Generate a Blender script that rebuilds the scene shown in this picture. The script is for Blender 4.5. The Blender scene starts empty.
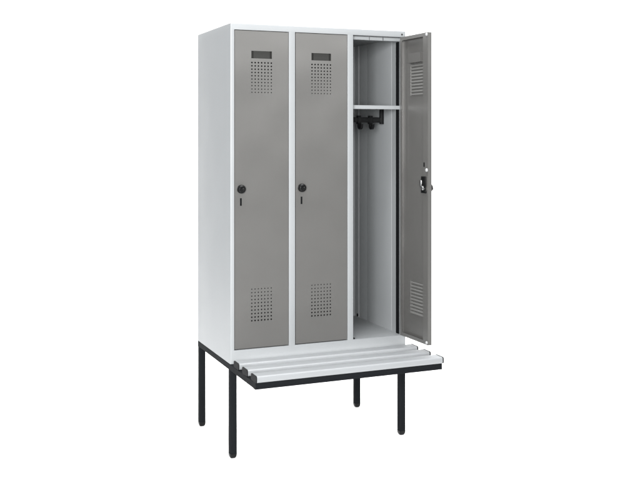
import bpy, bmesh, math
from mathutils import Vector, Matrix
S = bpy.context.scene
COL = S.collection

# ------------------------------------------------------------------ camera
TH = 0.398592411
F_PX, Z0, X0, HZ, CZ = 943.977923, 4.29514886, -0.408026528, 136.819614, 1.46708864
c, s = math.cos(TH), math.sin(TH)
cam_d = bpy.data.cameras.new('camera')
cam = bpy.data.objects.new('camera', cam_d); COL.objects.link(cam)
cam.location = (-(X0*c + Z0*s), -(-X0*s + Z0*c), CZ)
cam.rotation_euler = (math.pi/2, 0, -TH)
cam_d.sensor_width = 36.0
cam_d.lens = F_PX/640*36.0
cam_d.shift_y = -(240-HZ)/640
cam_d.clip_end = 200
S.camera = cam
S.render.resolution_x, S.render.resolution_y = 1024, 768

# ------------------------------------------------------------------ light
w = bpy.data.worlds.new('World'); S.world = w; w.use_nodes = True
w.node_tree.nodes['Background'].inputs[0].default_value = (0.97, 0.985, 1.0, 1)
w.node_tree.nodes['Background'].inputs[1].default_value = 0.33

def area(name, loc, target, sx, sy, power, col=(1, 1, 1)):
    d = bpy.data.lights.new(name, 'AREA'); d.shape = 'RECTANGLE'
    d.size, d.size_y, d.energy, d.color = sx, sy, power, col
    o = bpy.data.objects.new(name, d); COL.objects.link(o)
    o.location = loc
    o.rotation_euler = (Vector(target)-Vector(loc)).to_track_quat('-Z', 'Y').to_euler()
    return o
area('key_softbox', (-2.3, -4.9, 1.95), (0.5, 0, 1.1), 2.6, 2.0, 600, (1, 0.995, 0.985))
area('fill_softbox', (2.5, -5.2, 3.3), (0.5, 0, 1.5), 2.8, 1.8, 46, (1, 0.995, 0.985))
area('overhead_softbox', (0.6, 0.75, 5.2), (0.6, 0.75, 0), 4.6, 3.6, 320)
area('bench_softbox', (0.45, -0.36, 4.3), (0.45, -0.3, 0.4), 2.0, 0.9, 150)
area('backdrop_light', (-1.4, 1.5, 3.4), (-1.2, 5.2, 1.0), 2.0, 1.2, 40)
area('backdrop_light', (4.4, 1.5, 3.4), (4.4, 5.2, 1.0), 3.0, 1.2, 105)

S.view_settings.view_transform = 'Standard'
S.view_settings.look = 'None'
S.view_settings.exposure = 0.42
S.view_settings.gamma = 1.0

# ------------------------------------------------------------------ materials
def mat(name, col, rough=0.45, metallic=0.0, spec=0.5, bump=0.0, bscale=900, var=0.03, wave=0.0):
    m = bpy.data.materials.new(name); m.use_nodes = True
    nt = m.node_tree; b = nt.nodes['Principled BSDF']
    b.inputs['Roughness'].default_value = rough
    b.inputs['Metallic'].default_value = metallic
    b.inputs['Specular IOR Level'].default_value = spec
    tc = nt.nodes.new('ShaderNodeTexCoord')
    n = nt.nodes.new('ShaderNodeTexNoise'); n.inputs['Scale'].default_value = 6; n.inputs['Detail'].default_value = 5
    nt.links.new(tc.outputs['Object'], n.inputs['Vector'])
    cr = nt.nodes.new('ShaderNodeValToRGB')
    cr.color_ramp.elements[0].position = 0.3; cr.color_ramp.elements[1].position = 0.7
    cr.color_ramp.elements[0].color = tuple(v*(1-var) for v in col) + (1,)
    cr.color_ramp.elements[1].color = tuple(min(1, v*(1+var)) for v in col) + (1,)
    nt.links.new(n.outputs['Fac'], cr.inputs['Fac'])
    nt.links.new(cr.outputs['Color'], b.inputs['Base Color'])
    if bump:
        n2 = nt.nodes.new('ShaderNodeTexNoise'); n2.inputs['Scale'].default_value = bscale; n2.inputs['Detail'].default_value = 2
        nt.links.new(tc.outputs['Object'], n2.inputs['Vector'])
        bp = nt.nodes.new('ShaderNodeBump'); bp.inputs['Strength'].default_value = bump; bp.inputs['Distance'].default_value = 0.0006
        nt.links.new(n2.outputs['Fac'], bp.inputs['Height'])
        nt.links.new(bp.outputs['Normal'], b.inputs['Normal'])
        mr = nt.nodes.new('ShaderNodeMapRange')            # uneven gloss of the coating
        mr.inputs['To Min'].default_value = rough*0.88; mr.inputs['To Max'].default_value = rough*1.14
        nt.links.new(n.outputs['Fac'], mr.inputs['Value']); nt.links.new(mr.outputs['Result'], b.inputs['Roughness'])
        if wave:                                           # thin sheet metal is never quite flat
            n3 = nt.nodes.new('ShaderNodeTexNoise'); n3.inputs['Scale'].default_value = 2.6; n3.inputs['Detail'].default_value = 1
            nt.links.new(tc.outputs['Object'], n3.inputs['Vector'])
            b3 = nt.nodes.new('ShaderNodeBump'); b3.inputs['Strength'].default_value = 1.0; b3.inputs['Distance'].default_value = wave
            nt.links.new(n3.outputs['Fac'], b3.inputs['Height']); nt.links.new(b3.outputs['Normal'], bp.inputs['Normal'])
    return m
M_LIGHT = mat('light_grey_powder_coat', (0.190, 0.1995, 0.206), 0.42, bump=0.12, var=0.015, wave=0.008)
M_DOOR = mat('dusty_grey_powder_coat', (0.106, 0.105, 0.1018), 0.30, metallic=0.4, bump=0.12, var=0.015, wave=0.012)
M_SLAT = mat('light_grey_slat', (0.170, 0.1785, 0.185), 0.5, var=0.015)
M_FRAME = mat('anthracite_powder_coat', (0.0062, 0.007, 0.008), 0.6, spec=0.02, bump=0.15, var=0.05)
M_BLACK = mat('black_plastic', (0.0035, 0.0037, 0.004), 0.4, spec=0.14, var=0.05)
M_CAP = mat('dark_grey_plastic', (0.008, 0.0085, 0.0092), 0.6, spec=0.04, var=0.05)
M_DARK = mat('matte_black', (0.004, 0.0045, 0.005), 0.7, spec=0.03, var=0.05)  # plain near-black, for the wall strip and the slot backing
M_WHITE = mat('white_plastic', (0.23, 0.235, 0.24), 0.4, var=0.01)
M_STEEL = mat('zinc_steel', (0.62, 0.63, 0.64), 0.28, metallic=1.0, var=0.04)
M_LABEL = mat('label_window', (0.021, 0.021, 0.020), 0.5, spec=0.15, var=0.03)
M_VENT = mat('grey_vent_strip', (0.105, 0.105, 0.102), 0.5, spec=0.15, var=0.02)
M_SWEEP = mat('white_studio_paper', (0.94, 0.94, 0.94), 0.9, spec=0.1, var=0.004)
M_STUDIO = mat('grey_studio_floor', (0.16, 0.16, 0.16), 0.6, var=0.08)

# ------------------------------------------------------------------ helpers
def empty(name, loc, label=None, cat=None):
    o = bpy.data.objects.new(name, None); COL.objects.link(o); o.location = loc
    o.empty_display_size = 0.1
    if label: o['label'] = label
    if cat: o['category'] = cat
    return o

def obj(name, bm, m, parent=None, loc=None, smooth=False, label=None, mats=None):
    bmesh.ops.recalc_face_normals(bm, faces=bm.faces[:])
    me = bpy.data.meshes.new(name)
    if smooth:
        for f in bm.faces: f.smooth = True
    bm.to_mesh(me); bm.free()
    if smooth and hasattr(me, 'set_sharp_from_angle'): me.set_sharp_from_angle(angle=math.radians(38))
    for mm in (mats or [m]): me.materials.append(mm)
    o = bpy.data.objects.new(name, me); COL.objects.link(o)
    if parent is not None: o.parent = parent
    if loc is not None: o.location = loc
    if label: o['label'] = label
    return o

def box(bm, x0, x1, y0, y1, z0, z1, bev=0.0, pick=None, seg=3):
    vs = [bm.verts.new((x, y, z)) for x in (x0, x1) for y in (y0, y1) for z in (z0, z1)]
    q = [(0, 1, 3, 2), (4, 6, 7, 5), (0, 4, 5, 1), (2, 3, 7, 6), (0, 2, 6, 4), (1, 5, 7, 3)]
    fs = [bm.faces.new([vs[i] for i in f]) for f in q]
    if bev:
        es = {e for f in fs for e in f.edges}
        if pick: es = [e for e in es if pick((e.verts[0].co+e.verts[1].co)/2, (e.verts[1].co-e.verts[0].co))]
        bmesh.ops.bevel(bm, geom=list(es), offset=bev, segments=seg, affect='EDGES', profile=0.5)

def along(ax): return lambda mid, d: abs(d[ax]) > 0.99*d.length

def lathe(bm, prof, axis='Y', n=28, origin=(0, 0, 0)):
    """prof: (radius, height) pairs turned about the axis; ends closed"""
    rings = []
    for r, h in prof:
        ring = []
        for k in range(n):
            a = 2*math.pi*k/n
            p = {'Y': (r*math.cos(a), h, r*math.sin(a)), 'Z': (r*math.cos(a), r*math.sin(a), h), 'X': (h, r*math.cos(a), r*math.sin(a))}[axis]
            ring.append(bm.verts.new(Vector(origin)+Vector(p)))
        rings.append(ring)
    for a, b in zip(rings, rings[1:]):
        for k in range(n): bm.faces.new((a[k], a[(k+1) % n], b[(k+1) % n], b[k]))
    bm.faces.new(rings[0]); bm.faces.new(rings[-1])

def extrude_profile(bm, pts, axis, a, b):
    """closed 2D polygon extruded along an axis"""
    def P(u, v, t): return {'X': (t, u, v), 'Y': (u, t, v), 'Z': (u, v, t)}[axis]
    A = [bm.verts.new(P(u, v, a)) for u, v in pts]; B = [bm.verts.new(P(u, v, b)) for u, v in pts]
    n = len(pts)
    for i in range(n): bm.faces.new((A[i], A[(i+1) % n], B[(i+1) % n], B[i]))
    bm.faces.new(A[::-1]); bm.faces.new(B)

def round_rect(u0, u1, v0, v1, r, n=5):
    pts = []
    for cx, cy, a0 in ((u1-r, v1-r, 0), (u0+r, v1-r, 90), (u0+r, v0+r, 180), (u1-r, v0+r, 270)):
        for k in range(n+1):
            a = math.radians(a0+90*k/n); pts.append((cx+r*math.cos(a), cy+r*math.sin(a)))
    return pts

# ------------------------------------------------------------------ setting
def sweep():
    bm = bmesh.new(); x0, x1 = -1.8, 11.0; R = 1.6; yw = 5.2
    prof = [(-1.35, 0.0)]
    prof += [(yw-R + R*math.sin(t), R - R*math.cos(t)) for t in [math.pi/2*k/20 for k in range(21)]]
    prof += [(yw, 7.5)]
    A = [bm.verts.new((x0, y, z)) for y, z in prof]; B = [bm.verts.new((x1, y, z)) for y, z in prof]
    for i in range(len(prof)-1): bm.faces.new((A[i], B[i], B[i+1], A[i+1]))
    o = obj('backdrop', bm, M_SWEEP, smooth=True); o['kind'] = 'structure'
    bm = bmesh.new()
    v = [bm.verts.new(p) for p in ((-16, -16, -0.006), (16, -16, -0.006), (16, 9, -0.006), (-16, 9, -0.006))]
    bm.faces.new(v)
    o = obj('floor', bm, M_STUDIO); o['kind'] = 'structure'
sweep()

# ------------------------------------------------------------------ dimensions
W, D, F = 0.9, 0.549, 0.353
ZB, ZT = 0.432, 1.987
SEAT = 0.402                     # underside of the frame rails
ZF, ZH = 0.493, 1.957            # bottom and top of the door openings
OPEN = [(0.0184, 0.2857), (0.3168, 0.5867), (0.6163, 0.8835)]

# ------------------------------------------------------------------ bench stand
stand = empty('bench_stand', (W/2, D/2, 0), 'dark steel stand with four square legs and a pale slatted seat under the locker', 'bench')
sp = Vector((-W/2, -D/2, 0))
bm = bmesh.new(); T = 0.030
box(bm, 0, W, -F, -F+T, SEAT, ZB-0.001, 0.003, along(0))
box(bm, 0, T, -F+T, D-T, SEAT, ZB-0.001, 0.003, along(1))
box(bm, W-T, W, -F+T, D-T, SEAT, ZB-0.001, 0.003, along(1))
box(bm, 0, W, D-T, D, SEAT, ZB-0.001, 0.003, along(0))
box(bm, T, W-T, 0.001, T, SEAT+0.001, ZB-0.002, 0.003, along(0))
obj('frame', bm, M_FRAME, stand, sp)
LW = 0.032
for lx, ly in ((0, 0), (W-LW, 0), (0, D-LW), (W-LW, D-LW)):
    bm = bmesh.new()
    extrude_profile(bm, round_rect(lx, lx+LW, ly, ly+LW, 0.005), 'Z', 0.022, SEAT)
    leg = obj('leg', bm, M_FRAME, stand, sp, smooth=True)
    bm = bmesh.new()
    secs = [(0.0, 0.010), (0.0015, 0.0055), (0.005, 0.0025), (0.010, 0.0006), (0.0215, -0.0006)]
    rings = [[bm.verts.new((u, v, z)) for u, v in round_rect(lx+i, lx+LW-i, ly+i, ly+LW-i, 0.0055)] for z, i in secs]
    for a, b in zip(rings, rings[1:]):
        for k in range(len(a)): bm.faces.new((a[k], a[(k+1) % len(a)], b[(k+1) % len(a)], b[k]))
    bm.faces.new(rings[0]); bm.faces.new(rings[-1])
    obj('foot_cap', bm, M_BLACK, leg, smooth=True)
SH = 0.0285
for y1 in (-0.055, -0.1755, -0.296):
    y0 = y1-0.068
    prof = round_rect(y0, y1, ZB, ZB+SH, 0.0075, 6)
    bm = bmesh.new(); extrude_profile(bm, prof, 'X', 0.003, W-0.003)
    sl = obj('slat', bm, M_SLAT, stand, sp, smooth=True)
    for xa, xb in ((-0.001, 0.003), (W-0.003, W+0.003)):
        bm = bmesh.new()
        extrude_profile(bm, round_rect(y0-0.0008, y1+0.0008, ZB, ZB+SH+0.0008, 0.0075, 6), 'X', xa, xb)
        obj('end_cap', bm, M_CAP, sl, smooth=True)

# ------------------------------------------------------------------ locker
locker = empty('metal_locker', (W/2, D/2, ZB), 'tall light grey metal locker with three grey doors, the right one open', 'locker')
lp = Vector((-W/2, -D/2, -ZB))
def lk(name, bm, m, parent=None, **k):
    return obj(name, bm, m, parent or locker, lp if parent is None else None, **k)

def front_left(mid, d): return abs(d.z) > 0.99*d.length and mid.y < 0.001 and (mid.x < 0.001 or mid.x > W-0.001)
bm = bmesh.new(); box(bm, 0, OPEN[0][0], 0, D, ZF, ZH, 0.004, front_left)
lk('side_panel', bm, M_LIGHT, smooth=True)
bm = bmesh.new(); box(bm, OPEN[2][1], W, 0, D, ZF, ZH, 0.004, front_left)
lk('side_panel', bm, M_LIGHT, smooth=True)
bm = bmesh.new()
box(bm, 0, W, 0, D, ZH, ZT, 0.004, lambda mid, d: front_left(mid, d) or (mid.z > ZT-0.001 and abs(d.z) < 0.001))
top = lk('top_panel', bm, M_LIGHT, smooth=True)
bm = bmesh.new(); lathe(bm, [(0.0048, -0.0001), (0.0045, -0.0012), (0.003, -0.0019)], 'Y', 16, (0.8795, 0, 1.9695))
lk('rivet', bm, M_LABEL, top, smooth=True)
bm = bmesh.new(); box(bm, 0, W, 0, D, ZB, ZF, 0.004, lambda mid, d: front_left(mid, d))
lk('base_panel', bm, M_LIGHT, smooth=True)
bm = bmesh.new(); box(bm, OPEN[0][0], OPEN[2][1], D-0.006, D-0.003, ZF, ZH)
lk('back_panel', bm, M_LIGHT)
for xa, xb in ((OPEN[0][1], OPEN[1][0]), (OPEN[1][1], OPEN[2][0])):
    bm = bmesh.new()
    box(bm, xa, xb, 0, 0.028, ZF, ZH, 0.0018, along(2))
    mx = (xa+xb)/2
    box(bm, mx-0.001, mx+0.001, 0.028, D-0.006, ZF, ZH)
    lk('divider', bm, M_LIGHT, smooth=True)

# --- inside of the open compartment
XA, XB = OPEN[2]
xl = (OPEN[1][1]+OPEN[2][0])/2+0.001
bm = bmesh.new()                              # folded lining of the right wall: rear post and front return
box(bm, XB-0.005, XB, 0.497, D-0.006, ZF, ZH, 0.003, along(2))
box(bm, XB-0.0025, XB, 0.115, 0.40, ZF, ZH, 0.002, along(2))
lk('wall_lining', bm, M_LIGHT, smooth=True)
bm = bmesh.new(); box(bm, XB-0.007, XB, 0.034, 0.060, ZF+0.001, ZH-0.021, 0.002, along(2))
lk('dark_strip', bm, M_DARK, smooth=True)  # near-black upright strip on the right wall, just behind the opening
bm = bmesh.new()                              # door stop strip under the top rail, with two slots
for xa, xb in ((XA+0.012, 0.713), (0.717, 0.786), (0.792, XB)):
    box(bm, xa, xb, 0.026, 0.040, ZH-0.019, ZH-0.003, 0.0015, along(0))
box(bm, XA, XB, 0.0405, 0.043, ZH-0.019, ZH)
lk('door_stop', bm, M_LIGHT, smooth=True)
for oy, oz, rr in ((0.030, ZF+0.004, 0.006), (0.47, ZF+0.02, 0.004)):
    bm = bmesh.new()
    if oy < 0.1: box(bm, XA-0.001, XA+0.014, 0.008, 0.024, ZF, ZF+0.006, 0.002)
    else: box(bm, XB-0.012, XB-0.006, 0.499, 0.508, ZF+0.004, ZF+0.020, 0.002)
    lk('floor_bolt', bm, M_BLACK, smooth=True)
bm = bmesh.new()
box(bm, xl, XB-0.0005, 0.030, D-0.0065, 1.6185, 1.6205)
box(bm, xl, XB-0.0005, 0.030, 0.0325, 1.6025, 1.6185)
bmesh.ops.remove_doubles(bm, verts=bm.verts[:], dist=1e-5)
shelf = lk('shelf', bm, M_LIGHT)

bm = bmesh.new(); RY = 0.205
extrude_profile(bm, round_rect(RY-0.006, RY+0.006, 1.540, 1.566, 0.003, 3), 'X', 0.622, XB-0.022)
rail = lk('hook_rail', bm, M_BLACK, smooth=True)
bm = bmesh.new()
box(bm, XB-0.022, XB-0.004, RY-0.009, RY+0.009, 1.532, 1.6180, 0.0025)
box(bm, XB-0.046, XB-0.0225, RY-0.009, RY+0.009, 1.606, 1.6180, 0.0025)
lk('bracket', bm, M_BLACK, rail, smooth=True)
bm = bmesh.new()
box(bm, 0.617, 0.6215, RY-0.009, RY+0.009, 1.532, 1.6180, 0.002)
lk('bracket', bm, M_BLACK, rail, smooth=True)
def hook(x):
    bm = bmesh.new(); h = 0.0085
    # clip that rides on the bar
    extrude_profile(bm, round_rect(RY-0.011, RY+0.011, 1.532, 1.574, 0.004, 3), 'X', x-h, x+h)
    # J shaped hook reaching forward and up
    out, inn = [], []
    for k in range(11):
        a = math.radians(180*k/10 + 180)
        out.append((RY-0.016+0.020*math.cos(a)*-1, 1.524+0.020*math.sin(a)))
        inn.append((RY-0.016+0.008*math.cos(a)*-1, 1.524+0.008*math.sin(a)))
    poly = [(RY+0.004, 1.533)] + out + [(RY-0.039, 1.531), (RY-0.027, 1.531)] + inn[::-1] + [(RY-0.004, 1.533)]
    extrude_profile(bm, poly, 'X', x-0.0065, x+0.0065)
    return lk('hook', bm, M_BLACK, rail, smooth=True)
for x in (0.668, 0.742, 0.806): hook(x)

# --- doors.  Door space: hinge edge at x = 0, free edge at x = -DW, outer face y = 0, back at y = TK
GAP, TK, SHT = 0.0026, 0.020, 0.0014
DZ0, DZ1 = ZF+0.0045, ZH-0.0028
def sheet(bm, x0, x1, z0, z1, rects, vents):
    xs, zs = {x0, x1}, {z0, z1}
    for a, b, cc, d in rects: xs |= {a, b}; zs |= {cc, d}
    cells = {}
    for vx, vz, nx, nz, px, pz, r0, r1 in vents:          # vx,vz = centre of top-left hole
        for i in range(nx+1): xs.add(round(vx-px/2+i*px, 6))
        for j in range(nz+1): zs.add(round(vz+pz/2-j*pz, 6))
    xs, zs = sorted(xs), sorted(zs); V = {}
    def v(x, z):
        k = (round(x, 6), round(z, 6))
        if k not in V: V[k] = bm.verts.new((x, 0, z))
        return V[k]
    for xa, xb in zip(xs, xs[1:]):
        for za, zb in zip(zs, zs[1:]):
            mx, mz = (xa+xb)/2, (za+zb)/2
            if any(a < mx < b and cc < mz < d for a, b, cc, d in rects): continue
            rad = None
            for vx, vz, nx, nz, px, pz, r0, r1 in vents:
                i, j = (mx-vx)/px, (vz-mz)/pz
                if -0.4 < i < nx-0.6 and -0.4 < j < nz-0.6 and abs((xb-xa)-px) < 1e-4 and abs((zb-za)-pz) < 1e-4:
                    rad = r0+(r1-r0)*round(j)/(nz-1)
            if rad is None:
                bm.faces.new((v(xa, za), v(xb, za), v(xb, zb), v(xa, zb))); continue
            h = [bm.verts.new((mx+rad*math.cos(math.radians(22.5+45*k)), 0, mz+rad*math.sin(math.radians(22.5+45*k)))) for k in range(8)]
            C = [v(xb, zb), v(xa, zb), v(xa, za), v(xb, za)]
            # hole verts: 0:22.5 1:67.5 2:112.5 3:157.5 4:202.5 5:247.5 6:292.5 7:337.5
            for k in range(4):
                bm.faces.new((C[k], h[2*k+1], h[2*k]))
                bm.faces.new((C[k], C[(k+1) % 4], h[2*k+2 if k < 3 else 6], h[2*k+1]) if k < 3 else (C[3], C[0], h[0], h[7]))

def make_door(i, angle=0.0, label=None):
    xa, xb = OPEN[i]; DW = xb-xa-2*GAP
    off = xa+GAP                                          # cabinet x of the free edge
    o0 = OPEN[0][0]+GAP                                   # the measured (first) door
    lx = lambda X: X-o0-DW                                # measured x -> door space
    root_loc = Vector((xb-GAP, 0.0012, 0)) + lp
    if angle: root_loc += Vector((0.0045, -0.0092, 0))       # the pin hinge carries the open door forward
    bm = bmesh.new()
    lab = (lx(0.1014), lx(0.2014), 1.8280, 1.8625)
    slot = (lx(0.0467), lx(0.0552), 1.1515, 1.1865)
    vents = [(lx(0.1039), 1.8085, 7, 10, 0.0158, 0.0152, 0.0040, 0.0027),
             (lx(0.1034), 0.7670, 7, 10, 0.0158, 0.0161, 0.0027, 0.0040)]
    cuts = [DZ0]
    for vv in reversed(vents): cuts += [round(vv[1]+vv[5]/2-10*vv[5], 6), round(vv[1]+vv[5]/2, 6)]
    cuts += [DZ1]
    for k, (za, zb) in enumerate(zip(cuts, cuts[1:])):     # bands, so that cuts of one band stay out of the next
        sheet(bm, -DW, 0, za, zb, [q for q in (lab, slot) if za < q[2] < zb], [v for v in vents if za < v[1] < zb])
    r = bmesh.ops.extrude_face_region(bm, geom=bm.faces[:])
    bmesh.ops.translate(bm, vec=(0, SHT, 0), verts=[g for g in r['geom'] if isinstance(g, bmesh.types.BMVert)])
    # folded edges and their inner lips
    e = 0.00001
    box(bm, -DW, -DW+SHT, SHT+e, TK, DZ0, DZ1)
    box(bm, -SHT, 0, SHT+e, TK, DZ0, DZ1)
    box(bm, -DW+SHT, -SHT, SHT+e, TK, DZ1-SHT, DZ1)
    box(bm, -DW+SHT, -SHT, SHT+e, TK, DZ0, DZ0+SHT)
    L = 0.017
    L2 = 0.046
    box(bm, -DW+SHT, -DW+L2, TK-SHT, TK-e, DZ0+SHT, DZ1-SHT)
    box(bm, -L, -SHT, TK-SHT, TK-e, DZ0+SHT, DZ1-SHT)
    box(bm, -DW+L2, -L, TK-SHT, TK-e, DZ1-L, DZ1-SHT)
    box(bm, -DW+L2, -L, TK-SHT, TK-e, DZ0+SHT, DZ0+L)
    d = obj('door', bm, M_DOOR, locker, root_loc, label=label)
    d.rotation_euler = (0, 0, angle)
    # label holder: a shallow tray behind the window, open slots at its ends
    a, b, z0, z1 = lab
    bm = bmesh.new()
    box(bm, a+0.012, b-0.008, 0.0045, 0.0060, z0-0.004, z1+0.004)
    box(bm, a-0.004, b+0.004, 0.0160, 0.0172, z0-0.004, z1+0.004)
    box(bm, a-0.0052, a-0.0041, SHT+e, 0.0172, z0-0.004, z1+0.004)
    box(bm, b+0.0041, b+0.0052, SHT+e, 0.0172, z0-0.004, z1+0.004)
    box(bm, a-0.004, b+0.004, SHT+e, 0.0159, z1, z1+0.004)
    box(bm, a-0.004, b+0.004, SHT+e, 0.0159, z0-0.004, z0)
    n0 = len(bm.faces)                                    # painted back of the tray
    box(bm, a-0.0066, b+0.0066, 0.0173, 0.0183, z0-0.0054, z1+0.0054)
    box(bm, a-0.0066, a-0.0053, SHT+e, 0.0172, z0-0.0054, z1+0.0054)
    box(bm, b+0.0053, b+0.0066, SHT+e, 0.0172, z0-0.0054, z1+0.0054)
    box(bm, a-0.0052, b+0.0052, SHT+e, 0.0172, z0-0.0054, z0-0.0041)
    box(bm, a-0.0052, b+0.0052, SHT+e, 0.0172, z1+0.0041, z1+0.0054)
    bm.faces.ensure_lookup_table()
    for f in bm.faces[n0:]: f.material_index = 1
    obj('label_holder', bm, M_LABEL, d, mats=[M_LABEL, M_DOOR])
    # rotary lock knob
    kx, kz = lx(0.0519), 1.2280
    bm = bmesh.new()
    lathe(bm, [(0.0200, -0.0002), (0.0200, -0.006), (0.0193, -0.0105), (0.0176, -0.0145), (0.0152, -0.0172), (0.0120, -0.0190), (0.0112, -0.0180), (0.0085, -0.0175)], 'Y', 36, (kx, 0, kz))
    knob = obj('lock_knob', bm, M_BLACK, d, smooth=True)
    bm = bmesh.new()
    extrude_profile(bm, [(kx+u*0.8-v*0.6, kz+u*0.6+v*0.8) for u, v in round_rect(-0.0125, 0.0125, -0.0030, 0.0030, 0.0028, 4)], 'Y', -0.0218, -0.0170)
    obj('grip', bm, M_BLACK, knob, smooth=True)
    bm = bmesh.new()
    lathe(bm, [(0.0028, -0.0216), (0.0028, -0.0222), (0.0018, -0.0224)], 'Y', 16, (kx+0.004, 0, kz+0.003))
    obj('key_cylinder', bm, M_LABEL, knob, smooth=True)
    # a strip behind each row of vent holes
    for vx, vz, nx, nz, px, pz, r0, r1 in (vents if angle else []):
        bm = bmesh.new()
        VD = SHT+0.003
        for k in range(nz):
            rr = (r0+(r1-r0)*k/(nz-1))+0.0004
            box(bm, vx-0.012, vx+6*px+0.012, VD, VD+0.0009, vz-k*pz-rr, vz-k*pz+rr)
        n0 = len(bm.faces)
        box(bm, vx-0.0135, vx-0.0121, SHT+e, VD+0.0008, vz-9*pz-0.006, vz+0.006)
        box(bm, vx+6*px+0.0121, vx+6*px+0.0135, SHT+e, VD+0.0008, vz-9*pz-0.006, vz+0.006)
        bm.faces.ensure_lookup_table()
        for f in bm.faces[n0:]: f.material_index = 1
        obj('vent_louvre', bm, M_VENT, d, mats=[M_VENT, M_DOOR])
    a, b, z0, z1 = slot
    bm = bmesh.new(); box(bm, a-0.002, b+0.002, SHT+0.0016, SHT+0.003, z0-0.003, z1+0.003)
    obj('slot_plate', bm, M_DARK, d)  # black plate added so the slot reads as a dark opening
    # inside: lock case and latch on the wide lip
    E0 = -DW
    bm = bmesh.new()
    box(bm, E0+0.013, E0+0.052, TK, TK+0.007, kz+0.004, kz+0.054, 0.002)
    box(bm, E0+0.016, E0+0.050, TK, TK+0.004, kz-0.0100, kz+0.0035, 0.001)
    box(bm, E0+0.011, E0+0.055, TK, TK+0.006, kz-0.024, kz-0.0105, 0.0015)
    case = obj('lock_case', bm, M_BLACK, d, smooth=True)
    bm = bmesh.new()
    box(bm, E0+0.046, E0+0.060, TK+0.0072, TK+0.0095, kz+0.008, kz+0.036, 0.001)
    box(bm, E0+0.030, E0+0.054, TK+0.0072, TK+0.0090, kz-0.0040, kz+0.0078, 0.001)
    lathe(bm, [(0.0075, TK+0.0042), (0.0075, TK+0.0095), (0.005, TK+0.0115)], 'Y', 18, (E0+0.034, 0, kz-0.004))
    obj('latch', bm, M_STEEL, case, smooth=True)
    if angle:
        bm = bmesh.new()
        extrude_profile(bm, round_rect(E0+0.029, E0+0.038, kz+0.098, kz+0.120, 0.0044), 'Y', TK, TK+0.0015)
        obj('slot_plug', bm, M_BLACK, d, smooth=True)
        for bz, rr in ((DZ0+0.011, 0.0075), (kz+0.084, 0.0085), (DZ1-0.011, 0.0075)):
            bm = bmesh.new()
            lathe(bm, [(rr, TK), (rr, TK+0.003), (rr*0.8, TK+0.0055), (rr*0.4, TK+0.0065)], 'Y', 20, (-DW+0.0095, 0, bz))
            obj('bumper', bm, M_WHITE, d, smooth=True)
    return d
make_door(0)
make_door(1)
make_door(2, math.radians(91.6), 'open door swung out, showing its inner side')
